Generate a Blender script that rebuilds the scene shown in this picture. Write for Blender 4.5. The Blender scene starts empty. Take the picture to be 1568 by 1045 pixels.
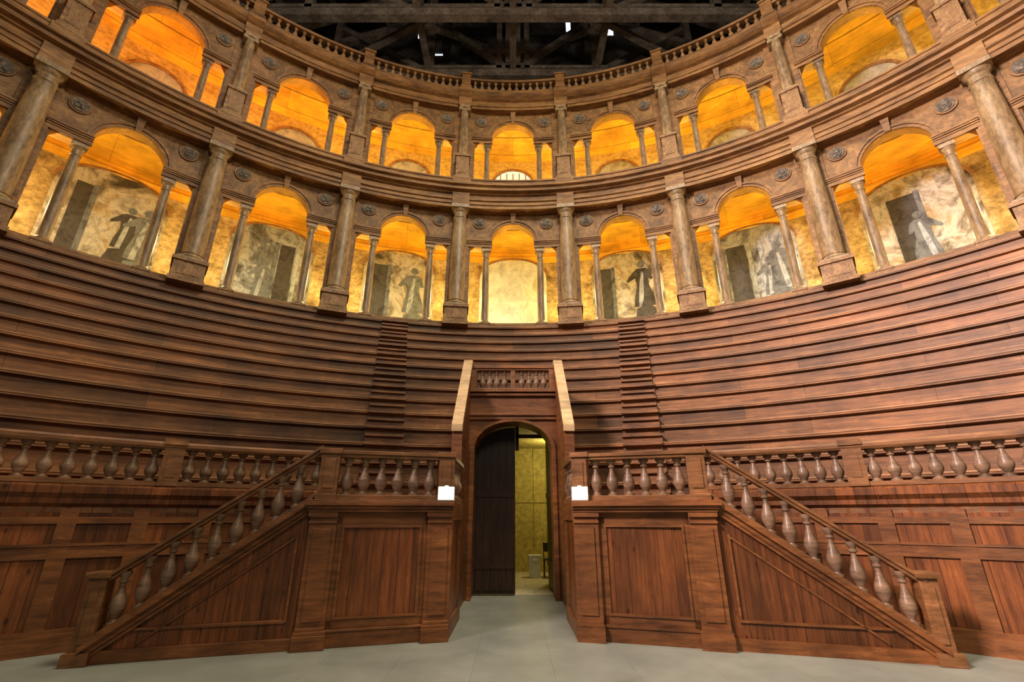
import bpy, bmesh, math, random
from math import sin, cos, radians, sqrt, asin, atan2, pi
from mathutils import Vector, Matrix
random.seed(4)
E = 1.5      # eye height
R = 15.2     # arcade radius
DA = 15.2    # bay angle
scene = bpy.context.scene
scene.view_settings.view_transform='Standard'

# ------------------------------------------------------------------ mesh builder
class MB:
    def __init__(s): s.v=[]; s.f=[]; s.m=[]
    def quad(s, pts, m=0):
        n=len(s.v); s.v+= [tuple(p) for p in pts]; s.f.append(tuple(range(n,n+len(pts)))); s.m.append(m)
    def hexa(s, b, t, m=0):
        n=len(s.v); k=len(b); s.v+=[tuple(p) for p in b]+[tuple(p) for p in t]
        s.f.append(tuple(range(n+k-1,n-1,-1))); s.f.append(tuple(range(n+k,n+2*k)))
        s.m+=[m,m]
        for i in range(k):
            j=(i+1)%k; s.f.append((n+i,n+j,n+k+j,n+k+i)); s.m.append(m)
    def box(s,x0,x1,y0,y1,z0,z1,m=0,fn=None):
        fn = fn or (lambda x,y,z:(x,y,z))
        b=[fn(x0,y0,z0),fn(x1,y0,z0),fn(x1,y1,z0),fn(x0,y1,z0)]
        t=[fn(x0,y0,z1),fn(x1,y0,z1),fn(x1,y1,z1),fn(x0,y1,z1)]
        s.hexa(b,t,m)
    def prism(s,poly,z0,z1,m=0):
        s.hexa([(x,y,z0) for x,y in poly],[(x,y,z1) for x,y in poly],m)
    def sweep(s,prof,a0,a1,n,m=0,closed=True,caps=True):
        k=len(prof); st=len(s.v)
        for i in range(n+1):
            a=a0+(a1-a0)*i/n
            for r,z in prof: s.v.append((r*sin(a),r*cos(a),z))
        for i in range(n):
            for j in range(k if closed else k-1):
                j2=(j+1)%k
                s.f.append((st+i*k+j,st+i*k+j2,st+(i+1)*k+j2,st+(i+1)*k+j)); s.m.append(m)
        if closed and caps:
            s.f.append(tuple(st+j for j in range(k))); s.m.append(m)
            s.f.append(tuple(st+n*k+j for j in range(k))); s.m.append(m)
    def lathe(s,prof,cx,cy,cz,seg=16,m=0,sz=1,sr=1,caps=True):
        k=len(prof); st=len(s.v)
        for i in range(seg):
            a=2*pi*i/seg
            for r,z in prof: s.v.append((cx+r*sr*cos(a),cy+r*sr*sin(a),cz+z*sz))
        for i in range(seg):
            i2=(i+1)%seg
            for j in range(k-1):
                s.f.append((st+i*k+j,st+i2*k+j,st+i2*k+j+1,st+i*k+j+1)); s.m.append(m)
        if caps:
            s.f.append(tuple(st+i*k for i in range(seg))); s.m.append(m)
            s.f.append(tuple(st+i*k+k-1 for i in range(seg))); s.m.append(m)
    def strips(s,sm,fn,d0,d1,m=0,msof=None):
        ms=m if msof is None else msof
        for i in range(len(sm)-1):
            a,az,at=sm[i]; b,bz,bt=sm[i+1]
            if abs(a-b)<1e-6:
                if abs(az-bz)>1e-6: s.quad([fn(a,d0,az),fn(a,d1,az),fn(a,d1,bz),fn(a,d0,bz)],ms)
                continue
            s.quad([fn(a,d0,az),fn(b,d0,bz),fn(b,d0,bt),fn(a,d0,at)],m)
            s.quad([fn(a,d1,az),fn(b,d1,bz),fn(b,d1,bt),fn(a,d1,at)],ms)
            s.quad([fn(a,d0,az),fn(b,d0,bz),fn(b,d1,bz),fn(a,d1,az)],ms)
            s.quad([fn(a,d0,at),fn(b,d0,bt),fn(b,d1,bt),fn(a,d1,at)],m)
    def obj(s,name,mats,smooth=None,parent=None,bevel=0):
        me=bpy.data.meshes.new(name); me.from_pydata(s.v,[],s.f)
        if not isinstance(mats,(list,tuple)): mats=[mats]
        for x in mats: me.materials.append(x)
        me.polygons.foreach_set('material_index',s.m)
        bm=bmesh.new(); bm.from_mesh(me)
        bmesh.ops.remove_doubles(bm,verts=bm.verts,dist=1e-5)
        bmesh.ops.recalc_face_normals(bm,faces=bm.faces); bm.to_mesh(me); bm.free()
        if smooth:
            for p in me.polygons: p.use_smooth=True
            try: me.set_sharp_from_angle(angle=radians(smooth))
            except Exception: pass
        o=bpy.data.objects.new(name,me); scene.collection.objects.link(o)
        if parent: o.parent=parent
        if bevel:
            b=o.modifiers.new('bevel','BEVEL'); b.width=bevel; b.segments=2; b.limit_method='ANGLE'
        return o
def empty(name,loc=(0,0,0)):
    o=bpy.data.objects.new(name,None); o.location=loc; scene.collection.objects.link(o); return o
def pol(r,a,z): return (r*sin(a),r*cos(a),z)

# ------------------------------------------------------------------ materials
def newmat(name):
    m=bpy.data.materials.new(name); m.use_nodes=True; nt=m.node_tree
    b=nt.nodes['Principled BSDF']; return m,nt,b
def N(nt,t,**k):
    n=nt.nodes.new(t)
    for a,v in k.items(): setattr(n,a,v)
    return n
def coords(nt,Rp=None):
    tc=N(nt,'ShaderNodeTexCoord'); sp=N(nt,'ShaderNodeSeparateXYZ'); nt.links.new(tc.outputs['Object'],sp.inputs[0])
    if Rp is None: return sp.outputs[0],sp.outputs[1],sp.outputs[2]
    at=N(nt,'ShaderNodeMath',operation='ARCTAN2'); nt.links.new(sp.outputs[0],at.inputs[0]); nt.links.new(sp.outputs[1],at.inputs[1])
    mu=N(nt,'ShaderNodeMath',operation='MULTIPLY'); nt.links.new(at.outputs[0],mu.inputs[0]); mu.inputs[1].default_value=Rp
    cx=N(nt,'ShaderNodeCombineXYZ'); nt.links.new(sp.outputs[0],cx.inputs[0]); nt.links.new(sp.outputs[1],cx.inputs[1])
    ln=N(nt,'ShaderNodeVectorMath',operation='LENGTH'); nt.links.new(cx.outputs[0],ln.inputs[0])
    return mu.outputs[0],ln.outputs['Value'],sp.outputs[2]
def comb(nt,a,b,c,sa=1,sb=1,sc=1,oa=0,ob=0,oc=0):
    c1=N(nt,'ShaderNodeCombineXYZ')
    for i,(x) in enumerate((a,b,c)):
        if x is not None: nt.links.new(x,c1.inputs[i])
    mp=N(nt,'ShaderNodeMapping'); nt.links.new(c1.outputs[0],mp.inputs[0])
    mp.inputs['Scale'].default_value=(sa,sb,sc); mp.inputs['Location'].default_value=(oa,ob,oc)
    return mp.outputs[0]
def ramp(nt,fac,stops):
    r=N(nt,'ShaderNodeValToRGB'); el=r.color_ramp.elements
    while len(el)<len(stops): el.new(.5)
    for e,(p,c) in zip(el,stops): e.position=p; e.color=(*c,1)
    nt.links.new(fac,r.inputs[0]); return r.outputs[0]
def mix(nt,fac,a,b,mode='MIX'):
    m=N(nt,'ShaderNodeMix',data_type='RGBA',blend_type=mode)
    if isinstance(fac,(int,float)): m.inputs[0].default_value=fac
    else: nt.links.new(fac,m.inputs[0])
    for i,x in ((6,a),(7,b)):
        if isinstance(x,tuple): m.inputs[i].default_value=(*x,1)
        else: nt.links.new(x,m.inputs[i])
    return m.outputs[2]
def noise(nt,vec,scale,detail=4,rough=.6,dist=0):
    n=N(nt,'ShaderNodeTexNoise'); nt.links.new(vec,n.inputs['Vector']); n.inputs['Scale'].default_value=scale
    n.inputs['Detail'].default_value=detail; n.inputs['Roughness'].default_value=rough; n.inputs['Distortion'].default_value=dist
    return n.outputs['Fac']
def bump(nt,b,h,st=.3,d=.02):
    bp=N(nt,'ShaderNodeBump'); bp.inputs['Strength'].default_value=st; bp.inputs['Distance'].default_value=d
    nt.links.new(h,bp.inputs['Height']); nt.links.new(bp.outputs[0],b.inputs['Normal'])
def wood(name,dark,light,Rp=None,plank=None,vert=False,rough=.5,off=0,spec=.4,contrast=.5,knots=False):
    m,nt,b=newmat(name); a,r,z=coords(nt,Rp)
    if vert: v=comb(nt,a,r,z,9,9,.7)
    else: v=comb(nt,a,r,z,.5 if Rp else 1.2,7 if Rp else 1.2,9)
    g=noise(nt,v,1.6,7,.74,.3)
    col=ramp(nt,g,[(.3,dark),(.7,light)])
    v2=comb(nt,a,r,z); big=noise(nt,v2,.9,3,.6)
    col=mix(nt,1,col,ramp(nt,big,[(.3,(.55,.54,.53)),(.7,(1.25,1.2,1.15))]),'MULTIPLY')
    sc=noise(nt,comb(nt,a,r,z,1.2 if not vert else 4,3,3 if not vert else 1.2),2.6,7,.75,.5)
    col=mix(nt,1,col,ramp(nt,sc,[(.55,(1,1,1)),(.72,(1.6,1.62,1.65))]),'MULTIPLY')
    if knots:
        vo=N(nt,'ShaderNodeTexVoronoi'); nt.links.new(comb(nt,a,r,z,1,1,.45),vo.inputs['Vector']); vo.inputs['Scale'].default_value=5
        col=mix(nt,1,col,ramp(nt,vo.outputs['Distance'],[(.05,(.3,.25,.22)),(.13,(1,1,1))]),'MULTIPLY')
    if plank:
        br=N(nt,'ShaderNodeTexBrick'); br.inputs['Scale'].default_value=1
        br.inputs['Brick Width'].default_value=plank[0]; br.inputs['Row Height'].default_value=plank[1]
        br.inputs['Mortar Size'].default_value=.004; br.inputs['Color1'].default_value=(1-contrast,1-contrast,1-contrast,1)
        br.inputs['Color2'].default_value=(1.15,1.08,1.05,1); br.inputs['Mortar'].default_value=(.25,.22,.2,1); br.offset=.37
        if vert: vv=comb(nt,z,a,None,oa=off)
        else: vv=comb(nt,a,z,None,ob=off)
        nt.links.new(vv,br.inputs['Vector']); col=mix(nt,1,col,br.outputs['Color'],'MULTIPLY')
    nt.links.new(col,b.inputs['Base Color']); b.inputs['Roughness'].default_value=rough
    b.inputs['Specular IOR Level'].default_value=spec; bump(nt,b,g,.4,.01)
    return m
def grime(name,c1,c2,c3,scale=2,rough=.7,Rp=None,bs=.3,strz=1,stra=1):
    m,nt,b=newmat(name); a,r,z=coords(nt,Rp); v=comb(nt,a,r,z,stra,1,strz)
    f=noise(nt,v,scale,7,.7,.4); f2=noise(nt,v,scale*6,5,.7)
    col=ramp(nt,f,[(.3,c1),(.5,c2),(.72,c3)])
    col=mix(nt,1,col,ramp(nt,f2,[(.3,(.5,.5,.5)),(.65,(1.18,1.18,1.18))]),'MULTIPLY')
    nt.links.new(col,b.inputs['Base Color']); b.inputs['Roughness'].default_value=rough; bump(nt,b,f2,bs,.02)
    return m
def plain(name,c,rough=.6,metal=0,em=None,es=0):
    m,nt,b=newmat(name); a,r,z=coords(nt); f=noise(nt,comb(nt,a,r,z),5,4)
    col=ramp(nt,f,[(.3,tuple(x*.7 for x in c)),(.7,c)]); nt.links.new(col,b.inputs['Base Color'])
    b.inputs['Roughness'].default_value=rough; b.inputs['Metallic'].default_value=metal
    if em: b.inputs['Emission Color'].default_value=(*em,1); b.inputs['Emission Strength'].default_value=es
    return m

M_seat=wood('seat_wood',(.08,.033,.011),(.40,.185,.068),Rp=12,plank=(3.4,.415),off=-1.7,rough=.5,contrast=.42)
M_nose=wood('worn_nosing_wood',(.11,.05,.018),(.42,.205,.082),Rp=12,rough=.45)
M_step=wood('step_wood',(.06,.025,.009),(.30,.135,.05),rough=.5)
M_pod=wood('podium_boards',(.07,.022,.006),(.30,.102,.028),Rp=8.0,plank=(5,.22),vert=True,rough=.42,contrast=.38,knots=True)
M_frame=wood('podium_trim',(.08,.028,.008),(.30,.113,.034),rough=.42)
M_rail=wood('handrail_wood',(.085,.038,.015),(.31,.14,.055),rough=.35)
M_bal=wood('baluster_wood',(.09,.054,.032),(.33,.21,.135),rough=.34)
M_dark=wood('dark_door_wood',(.012,.006,.004),(.045,.022,.012),vert=True,rough=.4)
M_fac=grime('arcade_wood',(.08,.034,.008),(.23,.112,.032),(.38,.205,.068),1.5,.6,Rp=15)
M_ent=grime('entablature_wood',(.075,.030,.007),(.24,.112,.032),(.40,.215,.072),1.6,.6,Rp=15,stra=.35,strz=1.6)
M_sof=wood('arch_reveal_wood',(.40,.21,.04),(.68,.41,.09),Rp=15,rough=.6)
M_col=grime('column_marbled',(.10,.058,.026),(.28,.185,.095),(.47,.34,.19),2.2,.45,strz=.35)
M_ped=grime('pedestal_wood',(.11,.052,.016),(.28,.145,.052),(.42,.255,.105),4,.6)
M_med=grime('medallion_relief',(.05,.04,.03),(.16,.13,.10),(.42,.34,.25),9,.6,bs=1)
M_cheek=wood('pale_board',(.28,.19,.09),(.60,.44,.25),rough=.5)
M_ceil=wood('gallery_ceiling_boards',(.70,.38,.02),(.96,.58,.045),Rp=16,plank=(3,.25),rough=.6,contrast=.2)
M_beam=grime('roof_timber',(.06,.045,.035),(.17,.135,.105),(.30,.25,.20),1.5,.8)
M_roof=wood('roof_boards',(.015,.011,.009),(.06,.045,.038),plank=(4,.3),rough=.9)
M_mason=grime('masonry',(.04,.035,.03),(.10,.09,.08),(.2,.18,.155),1.1,.9,bs=1)
M_yel=grime('ochre_plaster',(.36,.28,.055),(.42,.33,.075),(.48,.38,.10),1.2,.8,bs=.1)
M_white=plain('white_plastic',(.7,.72,.68),.4)
M_blk=plain('black_metal',(.02,.02,.02),.4)
M_lamp=plain('lamp_diffuser',(.9,.95,.9),.3,em=(.9,1,.85),es=5)
M_win=plain('window_daylight',(.7,.8,.95),.3,em=(.7,.85,1),es=1.6)
M_lun=plain('lunette_glass',(.55,.65,.6),.3,em=(.75,1,.9),es=.5)
M_ochw=grime('ochre_wall',(.10,.065,.022),(.42,.31,.13),(.66,.54,.29),1.5,.8,Rp=15)
M_ochu=grime('ochre_wall_upper',(.44,.28,.07),(.60,.43,.13),(.70,.55,.21),1.2,.8,Rp=15)
def fresco(name,stops,sc=.9,k2=.7):
    m,nt,b=newmat(name); a,r,z=coords(nt,18.4)
    v=comb(nt,a,r,z,1,1,.8)
    n1=noise(nt,v,sc,8,.66,1.2); n2=noise(nt,v,2.8,6,.7,1.4)
    c=ramp(nt,n1,stops)
    c=mix(nt,k2,c,ramp(nt,n2,[(.36,(.35,.33,.32)),(.47,(.85,.84,.82)),(.56,(1.1,1.08,1.0))]),'MULTIPLY')
    nt.links.new(c,b.inputs['Base Color']); b.inputs['Roughness'].default_value=.8; return m
M_fres=fresco('fresco_plaster',[(.36,(.045,.05,.055)),(.45,(.15,.17,.19)),(.53,(.31,.36,.41)),(.62,(.28,.27,.24)),(.74,(.08,.09,.10))])
M_fres2=fresco('fresco_plaster_ochre',[(.36,(.05,.045,.03)),(.45,(.24,.22,.17)),(.53,(.42,.43,.40)),(.62,(.32,.25,.14)),(.74,(.10,.10,.08))],.7)
M_sky=fresco('fresco_sky',[(.34,(.44,.44,.32)),(.5,(.62,.68,.66)),(.7,(.38,.42,.42))],.8,.35)
M_nic=fresco('fresco_niche',[(.34,(.25,.22,.14)),(.5,(.42,.42,.38)),(.7,(.18,.18,.16))],1.0,.5)
P=lambda n,c:fresco(n,[(.36,tuple(x*.35 for x in c)),(.46,tuple(x*.8 for x in c)),(.54,c),(.62,tuple(x*.7 for x in c)),(.72,tuple(x*.45 for x in c))],1.8,.6)
M_fd=P('fresco_dark_paint',(.055,.055,.055)); M_fg=P('fresco_grey_paint',(.14,.165,.19)); M_fl=P('fresco_light_paint',(.34,.40,.46)); M_fr=P('fresco_olive_paint',(.14,.115,.07))
def floormat():
    m,nt,b=newmat('floor_slabs'); x,y,z=coords(nt); v=comb(nt,x,y,z)
    br=N(nt,'ShaderNodeTexBrick'); br.inputs['Scale'].default_value=1; br.inputs['Brick Width'].default_value=2.4; br.inputs['Row Height'].default_value=.85
    br.inputs['Mortar Size'].default_value=.003; br.inputs['Color1'].default_value=(.285,.305,.265,1); br.inputs['Color2'].default_value=(.30,.32,.28,1); br.inputs['Mortar'].default_value=(.22,.23,.2,1)
    nt.links.new(comb(nt,y,x,None,ob=.425),br.inputs['Vector'])
    f=noise(nt,v,1.2,6,.65); c=mix(nt,1,br.outputs['Color'],ramp(nt,f,[(.3,(.74,.74,.74)),(.7,(1.1,1.1,1.07))]),'MULTIPLY')
    nt.links.new(c,b.inputs['Base Color']); b.inputs['Roughness'].default_value=.36; return m
M_floor=floormat()

# ------------------------------------------------------------------ room shell
mb=MB(); mb.box(-19.4,19.4,-14,19.6,-.2,0); mb.obj('floor',M_floor)
HW=19.2
mb=MB()
mb.hexa([(-HW,19.3,0),(HW,19.3,0),(HW,19.3,E+22),(0,19.3,E+30),(-HW,19.3,E+22)],
        [(-HW,19.7,0),(HW,19.7,0),(HW,19.7,E+22),(0,19.7,E+30),(-HW,19.7,E+22)]); mb.obj('wall_back',M_mason)
mb=MB(); mb.box(-HW-.4,-HW,-14,19.7,0,E+22); mb.obj('wall_left',M_mason)
mb=MB(); mb.box(HW,HW+.4,-14,19.7,0,E+22); mb.obj('wall_right',M_mason)
mb=MB()
for sd in (-1,1):
    mb.hexa([(0,-14,E+30),(sd*19.8,-14,E+21.8),(sd*19.8,19.8,E+21.8),(0,19.8,E+30)],
            [(0,-14,E+30.2),(sd*19.8,-14,E+22),(sd*19.8,19.8,E+22),(0,19.8,E+30.2)])
mb.obj('ceiling',M_roof)
mb=MB()
for sd in (-1,1):
    for k in range(1,8):
        x=sd*k*2.4; z=E+30-(8.2*abs(x)/19.8)-.25
        mb.box(x-.12,x+.12,-2,19.3,z-.15,z+.12)
mb.obj('roof_purlins',M_beam)
for i,(x,z,w,h) in enumerate(((-5.3,26.2,.32,1.1),(3.2,26.7,.28,1.0),(5.6,26.3,.38,.8),(-4.2,24.4,.5,.2))):
    mb=MB(); mb.box(x-w/2,x+w/2,19.22,19.3,E+z-h/2,E+z+h/2,0)
    for (a,b2,c,d) in ((x-w/2-.08,x-w/2,z-h/2-.08,z+h/2+.08),(x+w/2,x+w/2+.08,z-h/2-.08,z+h/2+.08),(x-w/2,x+w/2,z+h/2,z+h/2+.08),(x-w/2,x+w/2,z-h/2-.08,z-h/2)):
        mb.box(a,b2,19.15,19.3,E+c,E+d,1)
    mb.obj('window_%d'%(i+1),[M_win,M_beam])
def beam(mb,p,q,w,h,m=0):
    p=Vector(p); q=Vector(q); d=(q-p).normalized(); side=Vector((0,1,0)) if abs(d.y)<.9 else Vector((1,0,0))
    up=d.cross(side).normalized(); side=up.cross(d).normalized()
    b=[p+side*w/2*i+up*h/2*j for i,j in ((-1,-1),(1,-1),(1,1),(-1,1))]
    t=[x+(q-p) for x in b]; mb.hexa(b,t,m)
for y in (17.3,14.3,10.8,7.3):
    mb=MB(); zt=E+20.6
    beam(mb,(-19,y,zt),(19,y,zt),.36,.42)
    beam(mb,(-17,y,zt+.42),(17,y,zt+.42),.3,.2)
    for sd in (-1,1):
        beam(mb,(sd*18.8,y,zt+.2),(0,y,zt+8.2),.35,.45)
        beam(mb,(sd*14,y+.1,zt+.3),(sd*4,y+.1,zt+4.2),.3,.35)
        beam(mb,(sd*4.2,y,zt),(sd*4.2,y,zt+6.2),.32,.4)
        beam(mb,(sd*9,y,zt),(sd*9,y,zt+4.2),.3,.32)
        beam(mb,(sd*.3,y,zt+.4),(sd*4,y,zt+3.8),.25,.28)
        beam(mb,(sd*4.5,y,zt+.3),(sd*8.8,y,zt+3.2),.25,.28)
    for dx in (-.7,-.25,.25,.7): beam(mb,(dx,y,zt-.2),(dx,y,zt+7.4),.3,.26)
    beam(mb,(-5,y,zt+4.2),(5,y,zt+4.2),.35,.4)
    beam(mb,(-1.3,y,zt+1.5),(1.3,y,zt+1.5),.4,.2)
    mb.obj('roof_truss',M_beam)
mb=MB()
for x in (-4.2,0,4.2): beam(mb,(x,4,E+20.95),(x,19.3,E+20.95),.3,.3)
beam(mb,(-9,17.3,E+21),(-3,14.3,E+21),.25,.25); beam(mb,(9,17.3,E+21),(3,14.3,E+21),.25,.25)
beam(mb,(-6,14.4,E+21.2),(-1,19,E+24.5),.25,.25); beam(mb,(6,14.4,E+21.2),(1.5,19,E+24.5),.25,.25)
mb.obj('roof_tie_beams',M_beam)

# ------------------------------------------------------------------ seating tiers
A85=radians(86)
mb=MB()
def stair_profile(i):
    r=9.6+.4*(i-1); zb=E+.2+.415*(i-1); zt=zb+.415
    return r,zb,zt
for i in range(1,15):
    r,zb,zt=stair_profile(i)
    prof=[(r,zb-.55),(r,zt-.075),(r-.09,zt-.055),(r-.09,zt),(r+.46,zt),(r+.46,zb-.55)]
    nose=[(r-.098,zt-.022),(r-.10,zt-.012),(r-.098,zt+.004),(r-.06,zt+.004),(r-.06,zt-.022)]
    if i<=7:
        a0=asin(1.06/r)
        for sg in (-1,1):
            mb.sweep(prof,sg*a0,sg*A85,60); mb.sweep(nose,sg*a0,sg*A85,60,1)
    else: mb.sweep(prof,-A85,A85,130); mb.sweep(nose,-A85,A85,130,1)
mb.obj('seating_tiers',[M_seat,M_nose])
for sd in (-1,1):
    mb=MB(); ac=sd*radians(15.2); rj=random.Random(7+sd)
    for i in range(1,15):
        r,zb,zt=stair_profile(i)
        rr,z0,z1=r-.26,zb-.02,zb+.21
        h=(.40+rj.uniform(-.02,.02))/rr
        mb.sweep([(rr,z0),(rr,z1-.05),(rr-.07,z1-.045),(rr-.07,z1),(rr+.26,z1),(rr+.26,z0)],ac-h,ac+h,3)
        h=(.41+rj.uniform(-.02,.02))/r
        mb.sweep([(r-.04,zb+.21),(r-.04,zt-.05),(r-.17,zt-.05),(r-.17,zt+.014),(r+.2,zt+.014),(r+.2,zb+.21)],ac-h,ac+h,3)
    mb.obj('aisle_steps',M_step)

mb=MB()
for sd in (-1,1):
    mb.sweep([(8.42,1.55),(9.62,1.55),(9.62,1.7),(8.42,1.7)],sd*radians(6.9),sd*A85,50)
mb.obj('walkway_floor',M_step)
BAL=[(.075,0),(.075,.05),(.05,.06),(.04,.1),(.055,.16),(.082,.26),(.09,.34),(.082,.43),(.055,.56),(.034,.68),(.030,.76),(.05,.79),(.05,.82),(.036,.84),(.05,.90),(.07,.94),(.07,1.0)]
def bal(mb,x,y,z0,z1,sr=1,seg=12,m=0):
    mb.lathe(BAL,x,y,z0,seg,m,sz=z1-z0,sr=sr)
PA=[20.5,35.2,50,65,80]
for sd in (-1,1):
    mb=MB()
    mb.sweep([(8.42,0),(8.42,1.62),(8.36,1.66),(8.36,1.72),(8.30,1.78),(8.30,1.86),(8.38,1.9),(8.62,1.9),(8.62,0)],sd*radians(20.5),sd*A85,60,0)
    mb.sweep([(8.42,0),(8.42,1.55),(8.62,1.55),(8.62,0)],sd*radians(6.4),sd*radians(20.5),14,0)
    for z0,z1,p in ((0,.2,.06),(.2,.25,.04),(1.02,1.16,.03),(1.16,1.19,.045),(1.42,1.5,.03)):
        mb.sweep([(8.43,z0),(8.42-p,z0),(8.42-p,z1),(8.43,z1)],sd*radians(20.5),sd*A85,60,1)
    for k in range(22):
        a=sd*radians(21.5+k*5); h=.09/8.4
        if abs(a)>A85: break
        mb.sweep([(8.43,.25),(8.385,.25),(8.385,1.6),(8.43,1.6)],a-h,a+h,1,1)
    mb.obj('wall_podium_%s'%('left' if sd<0 else 'right'),[M_pod,M_frame])
    par=empty('podium_balustrade')
    mb=MB()
    mb.sweep([(8.36,1.9),(8.36,1.96),(8.60,1.96),(8.60,1.9)],sd*radians(20.5),sd*A85,60)
    mb.sweep([(8.35,2.4),(8.33,2.43),(8.33,2.47),(8.36,2.5),(8.60,2.5),(8.62,2.47),(8.62,2.43),(8.60,2.4)],sd*radians(20.5),sd*A85,60)
    for p in PA:
        a=sd*radians(p); h=.12/8.4
        mb.sweep([(8.34,1.9),(8.34,2.48),(8.62,2.48),(8.62,1.9)],a-h,a+h,1)
        mb.sweep([(8.31,2.46),(8.31,2.54),(8.65,2.54),(8.65,2.46)],a-h*1.2,a+h*1.2,1)
        mb.sweep([(8.33,2.02),(8.33,2.32),(8.345,2.32),(8.345,2.02)],a-h*.55,a+h*.55,1)
    mb.obj('rail',M_rail,parent=par)
    mb=MB()
    for q in range(len(PA)-1):
        n=9
        for k in range(n):
            a=sd*radians(PA[q]+(PA[q+1]-PA[q])*(k+1)/(n+1))
            bal(mb,8.48*sin(a),8.48*cos(a),1.96,2.4,.92)
    mb.obj('balusters',M_bal,smooth=40,parent=par)

# ------------------------------------------------------------------ staircases
def tback(s,rr):
    px,py=.85+.959*s,7.05-.283*s
    bq=px*.283+py*.959; c=px*px+py*py-rr*rr
    return -bq+sqrt(bq*bq-c)
for sd in (-1,1):
    L=lambda s,t,z,sd=sd:(sd*(.85+.959*s+.283*t),7.05-.283*s+.959*t,z)
    par=empty('staircase')
    S1=1.86; S2=3.99
    zl=lambda s:1.70+(s-S1)*(.15-1.70)/(S2-S1)
    mb=MB()
    q=L(S1,.06,0)
    poly=[(sd*.87,7.08),(q[0],q[1])]
    rb=8.41; tb=tback(S1,rb); e=L(S1,tb,0); a1=abs(atan2(e[0],e[1])); a0=asin(.87/rb)
    for k in range(7):
        a=a1+(a0-a1)*k/6; poly.append((sd*rb*sin(a),rb*cos(a)))
    mb.prism(poly,0,1.56,0)
    def sz(poly,t0,t1,m=0):
        mb.hexa([L(s,t0,z) for s,z in poly],[L(s,t1,z) for s,z in poly],m)
    sz([(S1,0),(S2,0),(S2,zl(S2)),(S1,zl(S1)-.02)],.06,.16,0)
    mb.obj('front_wall',[M_pod],parent=par)
    mb=MB()
    LB=lambda s0,s1,t0,t1,z0,z1,m=0: mb.box(s0,s1,t0,t1,z0,z1,m,fn=L)
    P0,P1=.34,1.52
    LB(P0,P1,0.02,.08,0,.17); LB(P0,P1,.0,.08,.17,.2)
    LB(P0,P1,.035,.08,.2,.30); LB(P0,P1,.035,.08,1.40,1.56)
    LB(P0,P0+.07,.035,.08,.2,1.5); LB(P1-.07,P1,.035,.08,.2,1.5)
    for (a,b2,c,d) in ((P0+.07,P1-.07,.30,.33),(P0+.07,P1-.07,1.37,1.40),(P0+.07,P0+.1,.33,1.37),(P1-.1,P1-.07,.33,1.37)): LB(a,b2,.015,.08,c,d)
    for (a,b2) in ((0,P0),(P1,S1)):
        LB(a,b2,-.02,.1,0,1.56); LB(a+.06,b2-.06,-.04,.1,.3,1.36)
        a_=a-.02 if a>0 else a
        LB(a_,b2+.02,-.08,.1,0,.16); LB(a_,b2+.015,-.06,.1,.16,.2); LB(a,b2,-.045,.1,.2,.24)
        LB(a,b2+.01,-.045,.1,1.42,1.45); LB(a,b2+.02,-.06,.1,1.50,1.56)
    LB(-.0,S1+.03,-.07,.3,1.56,1.60); LB(0,S1+.05,-.10,.3,1.60,1.64); LB(0,S1+.08,-.14,.3,1.64,1.69); LB(0,S1+.06,-.12,.3,1.69,1.71)
    mb.prism([(sd*.87,7.3)]+[(x,y) for x,y in poly[1:]],1.56,1.70)
    def line(o0,o1,t0,t1,sa=S1,sb=S2):
        sz([(sa,zl(sa)+o0),(sb,zl(sb)+o0),(sb,zl(sb)+o1),(sa,zl(sa)+o1)],t0,t1)
    line(-.10,.0,-.03,.2); line(-.03,.03,-.09,.22); line(-.15,-.10,0,.1)
    line(-.36,-.33,.03,.1,S1+.14,S2-.50)
    LB(S1,S2,.02,.1,0,.13); LB(S1+.14,S2-.44,.03,.1,.30,.33); LB(S1+.11,S1+.14,.03,.1,.30,zl(S1+.11)-.33)
    mb.box(sd*.84,sd*.9,7.1,8.42,0,.2); mb.box(sd*.84,sd*.9,7.1,8.42,1.45,1.7); mb.box(sd*.855,sd*.9,7.1,7.3,.2,1.45); mb.box(sd*.855,sd*.9,8.2,8.42,.2,1.45)
    mb.obj('trim',M_frame,parent=par,bevel=.006)
    mb=MB(); n=10
    for k in range(n):
        s1=S2-.02-k*(S2-S1)/n; s0=s1-(S2-S1)/n-.02; zt=(k+1)*1.70/(n+1)
        pts=[L(s1,.14,0),L(s0,.14,0),L(s0,tback(max(s0,0),8.40),0),L(s1,tback(s1,8.40),0)]
        mb.prism([(x,y) for x,y,_ in pts],0,zt-.035)
        pts=[L(s1+.03,.14,0),L(s0,.14,0),L(s0,tback(s0,8.40),0),L(s1+.03,tback(s1+.03,8.40),0)]
        mb.prism([(x,y) for x,y,_ in pts],zt-.035,zt)
    mb.obj('steps',M_step,parent=par)
    mb=MB(); NA=S1-.28; NB=S1-.04
    LB(.2,NA+.02,.0,.22,1.71,1.78); LB(.15,NA+.05,-.01,.21,2.27,2.31); LB(.15,NA+.05,-.03,.23,2.31,2.36)
    for a,b2 in ((.0,.22),(NA,NB)):
        LB(a,b2,-.02,.22,1.71,2.33); LB(a-.01,b2+.02,-.05,.25,1.71,1.79); LB(a-.02,b2+.03,-.05,.25,2.31,2.38); LB(a+.05,b2-.05,-.035,0,1.86,2.25)
    def rl(o0,o1,t0,t1,sa,sb):
        sz([(sa,zl(sa)+o0),(sb,zl(sb)+o0),(sb,zl(sb)+o1),(sa,zl(sa)+o1)],t0,t1)
    rl(.60,.645,.02,.18,NB,S2); rl(.645,.69,-.01,.21,NB,S2); rl(.03,.08,-.01,.2,NB,S2)
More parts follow.
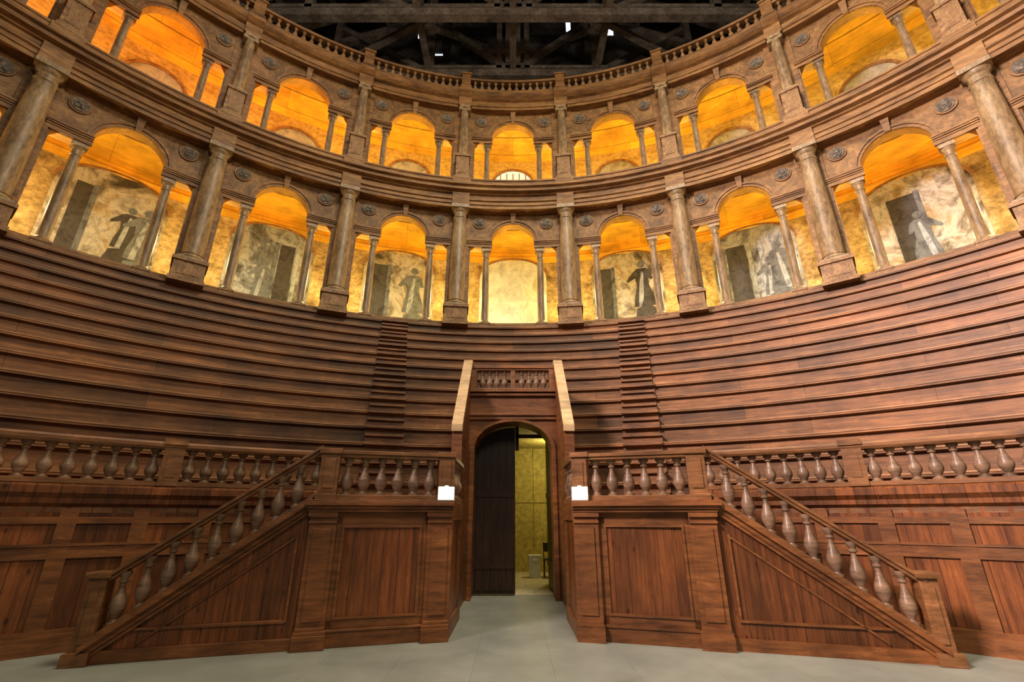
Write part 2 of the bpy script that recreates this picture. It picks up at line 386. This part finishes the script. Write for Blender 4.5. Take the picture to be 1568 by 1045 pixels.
    LB(S2-.08,S2+.10,.0,.20,0,.85); LB(S2-.11,S2+.13,-.04,.24,.85,.91); LB(S2-.11,S2+.14,-.06,.26,0,.13); LB(S2-.03,S2+.05,-.015,0,.2,.76)
    mb.box(sd*.86,sd*1.04,7.3,8.5,2.29,2.36); mb.box(sd*.87,sd*1.03,7.3,8.5,1.70,1.77)
    mb.obj('handrail',M_rail,parent=par,bevel=.006)
    mb=MB()
    for k in range(6):
        s=.22+(NA-.22)*(k+.5)/6; x,y,_=L(s,.11,0); bal(mb,x,y,1.78,2.27,.95,14)
    for k in range(9):
        s=S1+.1+(S2-.1-S1-.1)*(k+.5)/9; x,y,_=L(s,.1,0); bal(mb,x,y,zl(s)+.06,zl(s)+.61,.92,14)
    for k in range(5): bal(mb,sd*.95,7.45+k*.22,1.77,2.29,.9)
    mb.obj('balusters',M_bal,smooth=40,parent=par)
    mb=MB()
    LB(.02,.21,-.12,-.075,1.725,1.89,0); LB(.0,.23,-.075,-.055,1.712,1.90,1)
    LB(.0,.23,-.12,-.075,1.712,1.725,1); LB(.09,.14,-.10,-.06,1.89,1.915,1)
    mb.obj('emergency_lamp',[M_lamp,M_white])

# ------------------------------------------------------------------ portal
par=empty('entrance_portal')
mb=MB()
for sd in (-1,1):
    prof=[(8.5,0),(8.5,3.05),(10.1,4.75),(12.45,4.75),(12.45,0)]
    mb.hexa([(sd*.93,y,z) for y,z in prof],[(sd*1.07,y,z) for y,z in prof],0)
    mb.box(sd*.91,sd*1.09,8.46,8.5,0,3.1,0)
mb.obj('cheek_wall',M_frame,parent=par)
mb=MB()
for sd in (-1,1):
    pr=[(8.44,2.99),(10.08,4.73),(10.4,4.73),(10.4,4.80),(10.05,4.80),(8.40,3.05)]
    mb.hexa([(sd*.90,y,z) for y,z in pr],[(sd*1.10,y,z) for y,z in pr],0)
    mb.box(sd*.90,sd*1.10,8.40,8.46,2.93,3.05)
mb.obj('cheek_coping',M_cheek,parent=par,bevel=.008)
mb=MB()
fn=lambda s,d,z:(s,10.12+d,z)
sm=[(-.93,0,4.1),(-.82,0,4.1),(-.82,2.84,4.1)]
for k in range(1,24):
    x=-.82+1.64*k/24; sm.append((x,2.84+.58*sqrt(max(0,1-(x/.82)**2)),4.1))
sm+=[(.82,2.84,4.1),(.82,0,4.1),(.93,0,4.1)]
mb.strips(sm,fn,0,.66)
mb.box(-.93,.93,10.1,12.5,4.02,4.1)
mb.box(-1.06,1.06,12.38,12.5,4.0,4.75)
mb.obj('arch_wall',M_frame,parent=par)
mb=MB()
mb.box(-.93,.93,10.06,10.14,3.46,3.54); mb.box(-.93,.93,10.02,10.14,3.54,3.60); mb.box(-.93,.93,10.04,10.14,3.98,4.03); mb.box(-.93,.93,10.0,10.3,4.06,4.14)
for k in range(24):
    a0=pi*k/24; a1=pi*(k+1)/24
    pts=[]
    for (a,ro,rz) in ((a0,.82,.58),(a1,.82,.58),(a1,.90,.64),(a0,.90,.64)): pts.append((ro*cos(a),2.84+rz*sin(a)))
    mb.hexa([(x,10.07,z) for x,z in pts],[(x,10.13,z) for x,z in pts])
for sd in (-1,1): mb.box(sd*.81,sd*.90,10.07,10.13,0,2.84)
mb.box(-.93,.93,10.05,10.25,4.56,4.6); mb.box(-.93,.93,10.02,10.28,4.6,4.67)
mb.box(-.93,-.80,10.04,10.26,4.1,4.6); mb.box(.80,.93,10.04,10.26,4.1,4.6)
mb.box(-.05,.05,10.06,10.24,4.14,4.56)
mb.obj('trim',M_frame,parent=par,bevel=.006)
mb=MB()
for x in (-.68,-.52,-.36,-.19,.19,.36,.52,.68): bal(mb,x,10.15,4.14,4.56,.85,12)
mb.obj('balusters',M_bal,smooth=40,parent=par)
mb=MB(); mb.box(.05,.84,10.80,10.86,3.18,3.26); mb.box(.05,.13,10.80,10.86,2.9,3.5); mb.obj('transom',M_dark,parent=par)
def door(name,x0,x1,y,rot=0):
    mb=MB()
    def zt(x): return 2.84+.56*sqrt(max(0,1-(x/.84)**2))
    n=10; xs=[x0+(x1-x0)*k/n for k in range(n+1)]
    mb.strips([(x,.03,zt(x)) for x in xs],lambda s,d,z:(s,y+d,z),0,.06)
    for k in range(5):
        a=x0+.04+(x1-x0-.08)*k/5; b2=x0+.04+(x1-x0-.08)*(k+1)/5
        mb.box(a+.01,b2-.01,y-.02,y,.1,min(zt(a),zt(b2))-.08)
    for z in (.5,1.9): mb.box(x0+.02,x1-.02,y-.035,y,z,z+.12)
    return mb.obj(name,M_dark)
o=door('door_1',-.82,.045,10.72)
o=door('door_2',0,.82,10.72)
o.matrix_world=Matrix.Translation((.86,10.84,0))@Matrix.Rotation(radians(-86),4,'Z')@Matrix.Translation((-.82,-10.72,0))
mb=MB()
for sd in (-1,1):
    mb.box(sd*.90,sd*.925,10.9,12.46,0,3.5)
    mb.box(sd*.90,sd*2.6,12.46,12.56,0,3.5)
    mb.box(sd*2.6,sd*2.7,12.46,15.2,0,3.5)
mb.box(-2.7,2.7,15.0,15.2,0,3.5)
mb.obj('wall_corridor',M_yel)
mb=MB(); mb.box(-2.7,2.7,12.46,15.2,3.5,3.51); mb.box(-.92,.92,10.78,12.46,3.48,3.51); mb.obj('ceiling_corridor',M_yel)
mb=MB(); mb.box(-2.6,2.6,10.79,15.0,0.001,.012); mb.obj('corridor_floor_mat',grime('sand_floor',(.5,.42,.25),(.58,.5,.32),(.62,.54,.36),2,.6,bs=.05))
mb=MB(); mb.box(.62,.64,14.97,15,0,3.5,0); mb.box(1.0,1.02,14.97,15,0,3.5,0); mb.box(-.5,2,14.97,15,1.9,1.93,0); mb.obj('trim_1',M_yel)
mb=MB()
mb.hexa([(.44,13.52,.013),(.70,13.52,.013),(.70,13.73,.013),(.44,13.73,.013)],[(.41,13.5,.52),(.73,13.5,.52),(.73,13.76,.52),(.41,13.76,.52)])
mb.box(.40,.74,13.49,13.77,.52,.56); mb.box(.5,.64,13.48,13.5,.40,.46); mb.obj('waste_bin',M_white,bevel=.01)
mb=MB()
cx,cy=1.02,13.6
for dx in (-.2,.2):
    beam(mb,(cx+dx,cy-.2,.012),(cx+dx,cy+.2,.44),.025,.025); beam(mb,(cx+dx,cy+.22,.012),(cx+dx,cy-.2,.44),.025,.025); beam(mb,(cx+dx,cy+.2,.44),(cx+dx,cy+.27,.85),.025,.025)
mb.box(cx-.22,cx+.22,cy-.22,cy+.22,.44,.47); mb.box(cx-.21,cx+.21,cy+.23,cy+.26,.62,.84); mb.obj('folding_chair',M_blk)

# ------------------------------------------------------------------ arcades
BAYS=[radians(DA*k) for k in range(-5,6)]
COLS=[radians(DA*(k+.5)) for k in range(-6,6)]
AE=radians(DA*5.5)
HB=R*radians(DA/2)
def arcade(name,zf,zlin,spr,hw,ztop,solid,mats,med_z,med_x,arch_w=.15):
    mb=MB()
    for ac in BAYS:
        fn=lambda s,d,z,ac=ac: pol(R+d,ac+s/R,z)
        H=HB
        sm=[(-H,zf,ztop)]+[(-H+(H-solid)*k/3,zf,ztop) for k in (1,2,3)]
        sm+=[(-solid,zlin,ztop),(-(solid+hw)/2,zlin,ztop),(-hw,zlin,ztop),(-hw,spr,ztop)]
        for k in range(1,24):
            th=pi-pi*k/24; sm.append((hw*cos(th),spr+hw*sin(th),ztop))
        sm+=[(hw,spr,ztop),(hw,zlin,ztop),((solid+hw)/2,zlin,ztop),(solid,zlin,ztop),(solid,zf,ztop)]
        sm+=[(solid+(H-solid)*k/3,zf,ztop) for k in (1,2,3)]
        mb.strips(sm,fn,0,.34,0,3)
        for (ra,rb,pr) in ((hw,hw+arch_w*.55,.05),(hw+arch_w*.55,hw+arch_w,.09)):
            for k in range(22):
                t0=pi*k/22; t1=pi*(k+1)/22
                q=[(ra*cos(t0),spr+ra*sin(t0)),(ra*cos(t1),spr+ra*sin(t1)),(rb*cos(t1),spr+rb*sin(t1)),(rb*cos(t0),spr+rb*sin(t0))]
                mb.hexa([fn(s,-pr,z) for s,z in q],[fn(s,.02,z) for s,z in q],1)
        for sg in (-1,1):
            a,b2=sorted((sg*(hw-.04),sg*(solid+.12)))
            for (z0,z1,p) in ((zlin,zlin+.12,.06),(zlin+.12,zlin+.16,.09),(spr-.07,spr-.02,.12),(spr-.02,spr+.03,.15)):
                mb.sweep([(R-p,z0),(R-p,z1),(R+.02,z1),(R+.02,z0)],ac+a/R,ac+b2/R,3,1)
            a,b2=sorted((sg*(solid+.05),sg*HB))
            mb.sweep([(R-.05,zf),(R-.05,ztop),(R+.02,ztop),(R+.02,zf)],ac+a/R,ac+b2/R,2,1)
            for (r0,pp,mi,seg) in ((.25,.05,1,24),(.20,.075,2,24)):
                c=[(sg*med_x+r0*cos(2*pi*k/seg),med_z+r0*sin(2*pi*k/seg)) for k in range(seg)]
                mb.hexa([fn(s,-pp,z) for s,z in c],[fn(s,.02,z) for s,z in c],mi)
            for (ox,oz,rr) in ((0,.03,.10),(-.06,-.08,.085),(.06,-.09,.075)):
                c=[(sg*med_x+ox+rr*cos(2*pi*k/10),med_z+oz+rr*sin(2*pi*k/10)) for k in range(10)]
                c2=[(sg*med_x+ox+rr*.5*cos(2*pi*k/10),med_z+oz+rr*.5*sin(2*pi*k/10)) for k in range(10)]
                mb.hexa([fn(s,-.07,z) for s,z in c],[fn(s,-.12,z) for s,z in c2],2)
        mb.hexa([fn(-.07,-.12,spr+hw-.02),fn(.07,-.12,spr+hw-.02),fn(.07,.0,spr+hw-.02),fn(-.07,.0,spr+hw-.02)],
                [fn(-.11,-.2,ztop),fn(.11,-.2,ztop),fn(.11,.05,ztop),fn(-.11,.05,ztop)],1)
    return mb.obj(name,mats)
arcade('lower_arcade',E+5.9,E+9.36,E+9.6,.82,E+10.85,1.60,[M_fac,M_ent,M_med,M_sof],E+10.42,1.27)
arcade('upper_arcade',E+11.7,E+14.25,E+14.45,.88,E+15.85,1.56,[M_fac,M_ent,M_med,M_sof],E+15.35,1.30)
mb=MB(); mb.sweep([(R-.02,E+5.9),(R-.06,E+6.26),(R-.06,E+6.32),(R+.36,E+6.32),(R+.36,E+5.9)],-AE,AE,120); mb.obj('gallery_sill',M_ent)
mb=MB(); mb.sweep([(R-.02,E+11.7),(R-.02,E+12.3),(R-.08,E+12.34),(R-.08,E+12.4),(R+.36,E+12.4),(R+.36,E+11.7)],-AE,AE,120); mb.obj('upper_gallery_sill',M_ent)
mb=MB()
pr=[(R-.42,10.8),(R-.42,10.93),(R-.46,10.94),(R-.46,11.06),(R-.52,11.09),(R-.52,11.13),(R-.42,11.15),(R-.42,11.36),(R-.50,11.38),(R-.50,11.43),(R-.66,11.46),(R-.68,11.56),(R-.78,11.60),(R-.78,11.66),(R-.46,11.72),(R-.46,12.0),(R-.50,12.02),(R-.50,12.08),(R+.3,12.08),(R+.3,10.8)]
mb.sweep([(r,z+E) for r,z in pr],-AE,AE,150)
for a in COLS:
    h=.36/R
    mb.sweep([(R-.45,E+11.70),(R-.53,E+11.72),(R-.53,E+12.10),(R-.4,E+12.10),(R-.4,E+11.72)],a-h,a+h,2)
    mb.sweep([(R-.40,E+10.8),(R-.53,E+10.8),(R-.53,E+11.38),(R-.40,E+11.38)],a-h*.9,a+h*.9,2)
mb.obj('lower_entablature',M_ent)
mb=MB()
pr=[(R-.28,15.8),(R-.28,15.92),(R-.32,15.93),(R-.32,16.02),(R-.26,16.04),(R-.26,16.22),(R-.38,16.26),(R-.5,16.34),(R-.56,16.40),(R-.56,16.46),(R-.34,16.5),(R-.34,16.78),(R+.3,16.78),(R+.3,15.8)]
mb.sweep([(r,z+E) for r,z in pr],-AE,AE,150)
for a in COLS:
    h=.27/R
    mb.sweep([(R-.2,E+15.8),(R-.42,E+15.8),(R-.42,E+16.24),(R-.5,E+16.28),(R-.64,E+16.38),(R-.64,E+16.46),(R-.44,E+16.5),(R-.44,E+16.78),(R-.2,E+16.78)],a-h,a+h,2)
mb.obj('upper_entablature',M_ent)
par=empty('crowning_balustrade'); mb=MB(); rb=R-.2
mb.sweep([(rb-.14,E+16.78),(rb-.14,E+16.84),(rb+.14,E+16.84),(rb+.14,E+16.78)],-AE,AE,120)
mb.sweep([(rb-.13,E+17.32),(rb-.16,E+17.36),(rb-.16,E+17.40),(rb-.12,E+17.43),(rb+.12,E+17.43),(rb+.13,E+17.32)],-AE,AE,120)
for a in COLS:
    h=.19/R
    mb.sweep([(rb-.22,E+16.78),(rb-.22,E+17.52),(rb+.16,E+17.52),(rb+.16,E+16.78)],a-h,a+h,1)
    mb.sweep([(rb-.27,E+17.50),(rb-.27,E+17.58),(rb+.2,E+17.58),(rb+.2,E+17.50)],a-h*1.25,a+h*1.25,1)
    mb.sweep([(rb-.26,E+16.78),(rb-.26,E+16.86),(rb+.2,E+16.86),(rb+.2,E+16.78)],a-h*1.2,a+h*1.2,1)
mb.obj('rail',M_ent,parent=par)
mb=MB()
for ac in BAYS:
    for k in range(12):
        a=ac+radians(-6.7+13.4*(k+.5)/12); bal(mb,rb*sin(a),rb*cos(a),E+16.84,E+17.32,1.05,10)
mb.obj('balusters',M_ped,smooth=40,parent=par)

def build_giant():
    mb=MB(); H=10.8-6.70
    mb.box(-.43,.43,-.42,.28,-.72,-.60,1); mb.box(-.38,.38,-.37,.28,-.60,-.10,1); mb.box(-.43,.43,-.42,.28,-.10,0,1)
    mb.box(-.26,.26,-.385,-.36,-.50,-.18,1)
    mb.box(-.34,.34,-.34,.34,0,.08)
    pf=[(.33,.08),(.35,.12),(.33,.17),(.29,.18),(.28,.21),(.305,.24),(.28,.27),(.268,.29),(.275,1.0),(.268,1.7),(.248,2.8),(.225,3.58),(.248,3.60),(.248,3.64),(.225,3.65),(.225,3.82),(.25,3.84),(.29,3.94),(.29,3.96)]
    mb.lathe(pf,0,0,0,28); mb.box(-.32,.32,-.32,.32,3.96,H)
    return mb
def build_small():
    mb=MB(); H=9.36-6.32
    mb.box(-.20,.20,-.24,.22,-.42,-.34,1); mb.box(-.18,.18,-.22,.2,-.34,-.04,1); mb.box(-.20,.20,-.24,.22,-.04,.02,1)
    mb.box(-.16,.16,-.16,.16,.02,.06)
    pf=[(.155,.06),(.165,.09),(.15,.12),(.135,.14),(.13,.16),(.132,.9),(.118,2.0),(.108,2.66),(.125,2.67),(.125,2.70),(.108,2.71),(.108,2.84),(.14,2.88),(.155,2.92)]
    mb.lathe(pf,0,0,0,20); mb.box(-.17,.17,-.17,.17,2.92,H)
    return mb
def build_upper():
    mb=MB(); H=15.8-13.2
    mb.box(-.29,.29,-.28,.22,-1.15,-1.02,1); mb.box(-.25,.25,-.24,.22,-1.02,-.1,1); mb.box(-.29,.29,-.28,.22,-.1,0,1); mb.box(-.16,.16,-.255,-.23,-.9,-.22,1)
    mb.box(-.23,.23,-.23,.23,0,.06)
    pf=[(.22,.06),(.23,.09),(.21,.13),(.19,.15),(.18,.18),(.18,.9),(.168,1.7),(.152,2.28),(.17,2.3),(.17,2.33)]
    mb.lathe(pf,0,0,0,24)
    mb.box(-.21,.21,-.2,.2,2.46,H); mb.box(-.17,.17,-.16,.16,2.33,2.46)
    for sx in (-.17,.17):
        c=[(sx+.075*cos(2*pi*k/14),2.38+.075*sin(2*pi*k/14)) for k in range(14)]
        mb.hexa([(x,-.2,z) for x,z in c],[(x,.18,z) for x,z in c],0)
    return mb
def build_upsmall():
    mb=MB(); H=14.25-12.4
    mb.box(-.16,.16,-.16,.16,0,.08,1)
    pf=[(.145,.08),(.15,.11),(.12,.14),(.112,.16),(.108,.9),(.097,1.55),(.11,1.56),(.11,1.59),(.097,1.6),(.1,1.7),(.14,1.76)]
    mb.lathe(pf,0,0,0,18); mb.box(-.155,.155,-.155,.155,1.76,H)
    return mb
def place(build,name,ras,z):
    me=None
    for (r,a) in ras:
        if me is None: o=build().obj(name,[M_col,M_ped],smooth=35); me=o.data
        else: o=bpy.data.objects.new(name,me); scene.collection.objects.link(o)
        o.location=pol(r,a,z); o.rotation_euler=(0,0,-a)
place(build_giant,'giant_column',[(R-.33,a) for a in COLS],E+6.70)
place(build_upper,'upper_column',[(R-.26,a) for a in COLS],E+13.2)
place(build_small,'slender_column',[(R+.15,a+sg*1.0/R) for a in BAYS for sg in (-1,1)],E+6.32)
place(build_upsmall,'upper_slender_column',[(R+.16,a+sg*1.05/R) for a in BAYS for sg in (-1,1)],E+12.4)

# galleries
RB=R+3.1
mb=MB(); mb.sweep([(R-.05,E+5.8),(R-.05,E+5.92),(RB+.2,E+5.92),(RB+.2,E+5.8)],-AE,AE,90); mb.sweep([(R+.3,E+11.9),(R+.3,E+12.02),(RB+.2,E+12.02),(RB+.2,E+11.9)],-AE,AE,90); mb.obj('gallery_floor',M_step)
mb=MB(); mb.sweep([(R+.25,E+10.9),(R+.25,E+11.0),(RB+.2,E+11.3),(RB+.2,E+11.2)],-AE,AE,90); mb.obj('ceiling_lower_gallery',M_ceil)
mb=MB()
pc=[(R+.25,E+16.1),(R+.9,E+16.45),(R+1.7,E+16.55),(R+2.5,E+16.4),(RB+.2,E+16.0)]
mb.sweep(pc+[(r,z+.1) for r,z in reversed(pc)],-AE,AE,90); mb.obj('ceiling_upper_gallery',M_ceil,smooth=40)
mb=MB()
mb.sweep([(RB,E+6),(RB,E+10.5),(RB+.2,E+10.5),(RB+.2,E+6)],-AE,AE,90,0)
mb.sweep([(RB-.05,E+10.72),(RB-.08,E+10.77),(RB-.03,E+10.82),(RB,E+11.3),(RB+.2,E+11.3),(RB+.2,E+10.5),(RB,E+10.5)],-AE,AE,90,1)
mb.obj('wall_lower_gallery',[M_ochw,M_ceil])
mb=MB()
mb.sweep([(RB,E+12),(RB,E+16.4),(RB+.2,E+16.4),(RB+.2,E+12)],-AE,AE,90,0)
mb.obj('wall_upper_gallery',M_ochu)
FIG=[(-.34,0),(-.30,.35),(-.2,.8),(-.24,1.1),(-.5,.95),(-.54,1.03),(-.26,1.38),(-.13,1.46),(.13,1.46),(.26,1.36),(.36,1.02),(.26,.98),(.2,1.08),(.2,.8),(.33,.4),(.38,0)]
FOLD=[(-.2,0),(-.12,.8),(-.02,1.35),(.05,1.3),(.02,.7),(-.05,0)]
def disc(cx,cz,r,n=14,k=1.15): return [(cx+r*cos(2*pi*i/n),cz+r*k*sin(2*pi*i/n)) for i in range(n)]
rnd=random.Random(23)
NF={0:2,1:1,2:2,3:1,4:1,6:1,7:2,8:1,9:2,10:1}
for bi,ac in enumerate(BAYS):
    mb=MB(); fn=lambda s,d,z,ac=ac: pol(RB+d,ac+s/RB,z)
    hwp=1.45; zs=E+9.75; rise=.92
    pts=[(-hwp,E+6.9)]+[(hwp*cos(pi-pi*k/24),zs+rise*sin(pi-pi*k/24)) for k in range(25)]+[(hwp,E+6.9)]
    for i in range(1,len(pts)-2):
        (a,za),(b2,zb)=pts[i],pts[i+1]
        mb.hexa([fn(a,-.03,E+6.9),fn(b2,-.03,E+6.9),fn(b2,-.03,zb),fn(a,-.03,za)],[fn(a,-.005,E+6.9),fn(b2,-.005,E+6.9),fn(b2,-.005,zb),fn(a,-.005,za)],0)
        q=[(a,za),(b2,zb),(b2*1.05,zb+.07),(a*1.05,za+.07)]
        mb.hexa([fn(s,-.06,z) for s,z in q],[fn(s,0,z) for s,z in q],5)
    def shape(poly,m,d):
        mb.hexa([fn(s,-d-.006,z) for s,z in poly],[fn(s,-d+.001,z) for s,z in poly],m)
    if bi!=5:
        dx={4:-.8,6:-.85,3:.5,7:-.6,2:-.75,8:-.3,1:.3,9:.6}.get(bi,-.6)
        dw={4:.3,6:.22,3:.26,7:.34,2:.2,8:.36}.get(bi,.28)
        shape([(dx-dw,E+6.9),(dx+dw,E+6.9),(dx+dw,E+9.95),(dx-dw,E+9.95)],1,.034)
        if bi%2:
            for px in (dx-dw-.12,dx+dw+.12,dx+.85 if dx<0 else dx-.85):
                shape([(px-.08,E+6.9),(px+.08,E+6.9),(px+.07,E+10.0),(px-.07,E+10.0)],3 if px>dx else 2,.036)
        else:
            shape([(dx+dw,E+6.9),(dx+dw+.14,E+6.9),(dx+dw+.14,E+10.0),(dx+dw,E+10.0)],2,.036)
        for f in range(NF[bi]):
            fx=(-dx)*.9+rnd.uniform(-.2,.2)+(f-.3)*.55*(1 if dx<0 else -1); fx=max(-1.0,min(1.0,fx)); fz=E+7.8+rnd.uniform(-.35,.35); k=rnd.uniform(.85,1.2); mir=rnd.choice((-1,1))
            cm=(2,4,1,2)[(bi+f)%4]; dd=.040+f*.012
            shape([(fx+mir*x*k,fz+z*k) for x,z in FIG],cm,dd); shape([(fx+mir*x*k,fz+z*k) for x,z in FOLD],3,dd+.004)
            shape(disc(fx,fz+1.62*k,.12*k),2,dd+.004)
            shape([(fx+mir*x,fz-.7+z) for x,z in ((-.45,0),(.5,0),(.4,.6),(.15,.75),(-.3,.62))],cm,dd-.003)
    mb.obj('fresco_panel',[M_sky if bi==5 else (M_fres if bi%2 else M_fres2),M_fd,M_fg,M_fl,M_fr,M_ped])
for i,ac in enumerate(BAYS):
    mb=MB(); fn=lambda s,d,z,ac=ac: pol(RB+d,ac+s/RB,z)
    def ring(r0,r1,d0,m):
        for k in range(16):
            t0=pi*k/16; t1=pi*(k+1)/16
            q=[(r0*cos(t0),E+14.75+r0*.85*sin(t0)),(r0*cos(t1),E+14.75+r0*.85*sin(t1)),(r1*cos(t1),E+14.75+r1*.85*sin(t1)),(r1*cos(t0),E+14.75+r1*.85*sin(t0))]
            mb.hexa([fn(s,d0,z) for s,z in q],[fn(s,.0,z) for s,z in q],m)
    ring(.02,.9,-.02,0); ring(.9,1.02,-.08,1)
    mb.box(-.9,.9,-.02,0,E+12.4,E+14.75,0,fn=fn); mb.box(-1.02,-.9,-.08,0,E+12.4,E+14.75,1,fn=fn); mb.box(.9,1.02,-.08,0,E+12.4,E+14.75,1,fn=fn)
    if i==5:
        for x in (-.6,-.3,0,.3,.6): mb.box(x-.02,x+.02,-.05,0,E+12.4,E+15.35,1,fn=fn)
    mb.obj('window_%d'%(i+10),[M_lun if i==5 else M_nic,M_ped])

# ------------------------------------------------------------------ lights
def light(name,typ,loc,energy,color,size=.1,target=None,**k):
    l=bpy.data.lights.new(name,typ); l.energy=energy; l.color=color
    if typ=='AREA': l.size=size
    else: l.shadow_soft_size=size
    for a,b in k.items(): setattr(l,a,b)
    o=bpy.data.objects.new(name,l); o.location=loc; scene.collection.objects.link(o)
    if target:
        o.rotation_euler=(Vector(target)-Vector(loc)).to_track_quat('-Z','Y').to_euler()
    return o
for i,a in enumerate(COLS):
    t=(i-5.5)/4.5                      # -1 left .. 1 right
    g=.64+.11*(1-abs(t)); b=.25
    light('gallery_lamp','POINT',pol(R+1.3,a,E+8.0),310 if abs(t)<.5 else 235,(1,g,b),.08)
    if t<-.4: c=(1,.48,.15)
    elif t>.4: c=(.92,.70,.22)
    else: c=(1,.69,.20)
    light('upper_gallery_lamp','POINT',pol(R+1.3,a,E+13.3),290 if t<.4 else 180,c,.08)
light('front_fill','AREA',(-10,-3,13),2300,(1,.78,.74),3,(13,7,6),spread=radians(75))  # added fill from high left, gives the right-hand tiers their pinkish light
light('front_fill','AREA',(3,-7,14),850,(1,.88,.66),4,(0,13,4))  # added soft fill from behind the camera, not a stage fixture
light('overhead_fill','AREA',(1.5,4.5,18),1750,(1,.88,.64),4,(2,9,0))  # added overhead fill, lights the tiers and shades under the nosings
light('roof_fill','POINT',(-6,8,19),480,(1,.85,.7),.4)  # pair of added fill points that brighten the roof timbers
light('roof_fill','POINT',(6,8,19),520,(1,.85,.7),.4)
light('corridor_lamp','POINT',(1.2,13.3,3.1),75,(1,.88,.45),.1)
w=bpy.data.worlds.new('World'); scene.world=w; w.use_nodes=True
w.node_tree.nodes['Background'].inputs[0].default_value=(.64,.62,.66,1); w.node_tree.nodes['Background'].inputs[1].default_value=.075

# ------------------------------------------------------------------ camera
cam=bpy.data.cameras.new('Camera'); co=bpy.data.objects.new('Camera',cam); scene.collection.objects.link(co)
cam.sensor_width=36; cam.lens=720/1568*36; cam.clip_end=200; cam.shift_x=-.001
co.location=(0,0,E); co.rotation_euler=(radians(90+20.5),0,0); scene.camera=co
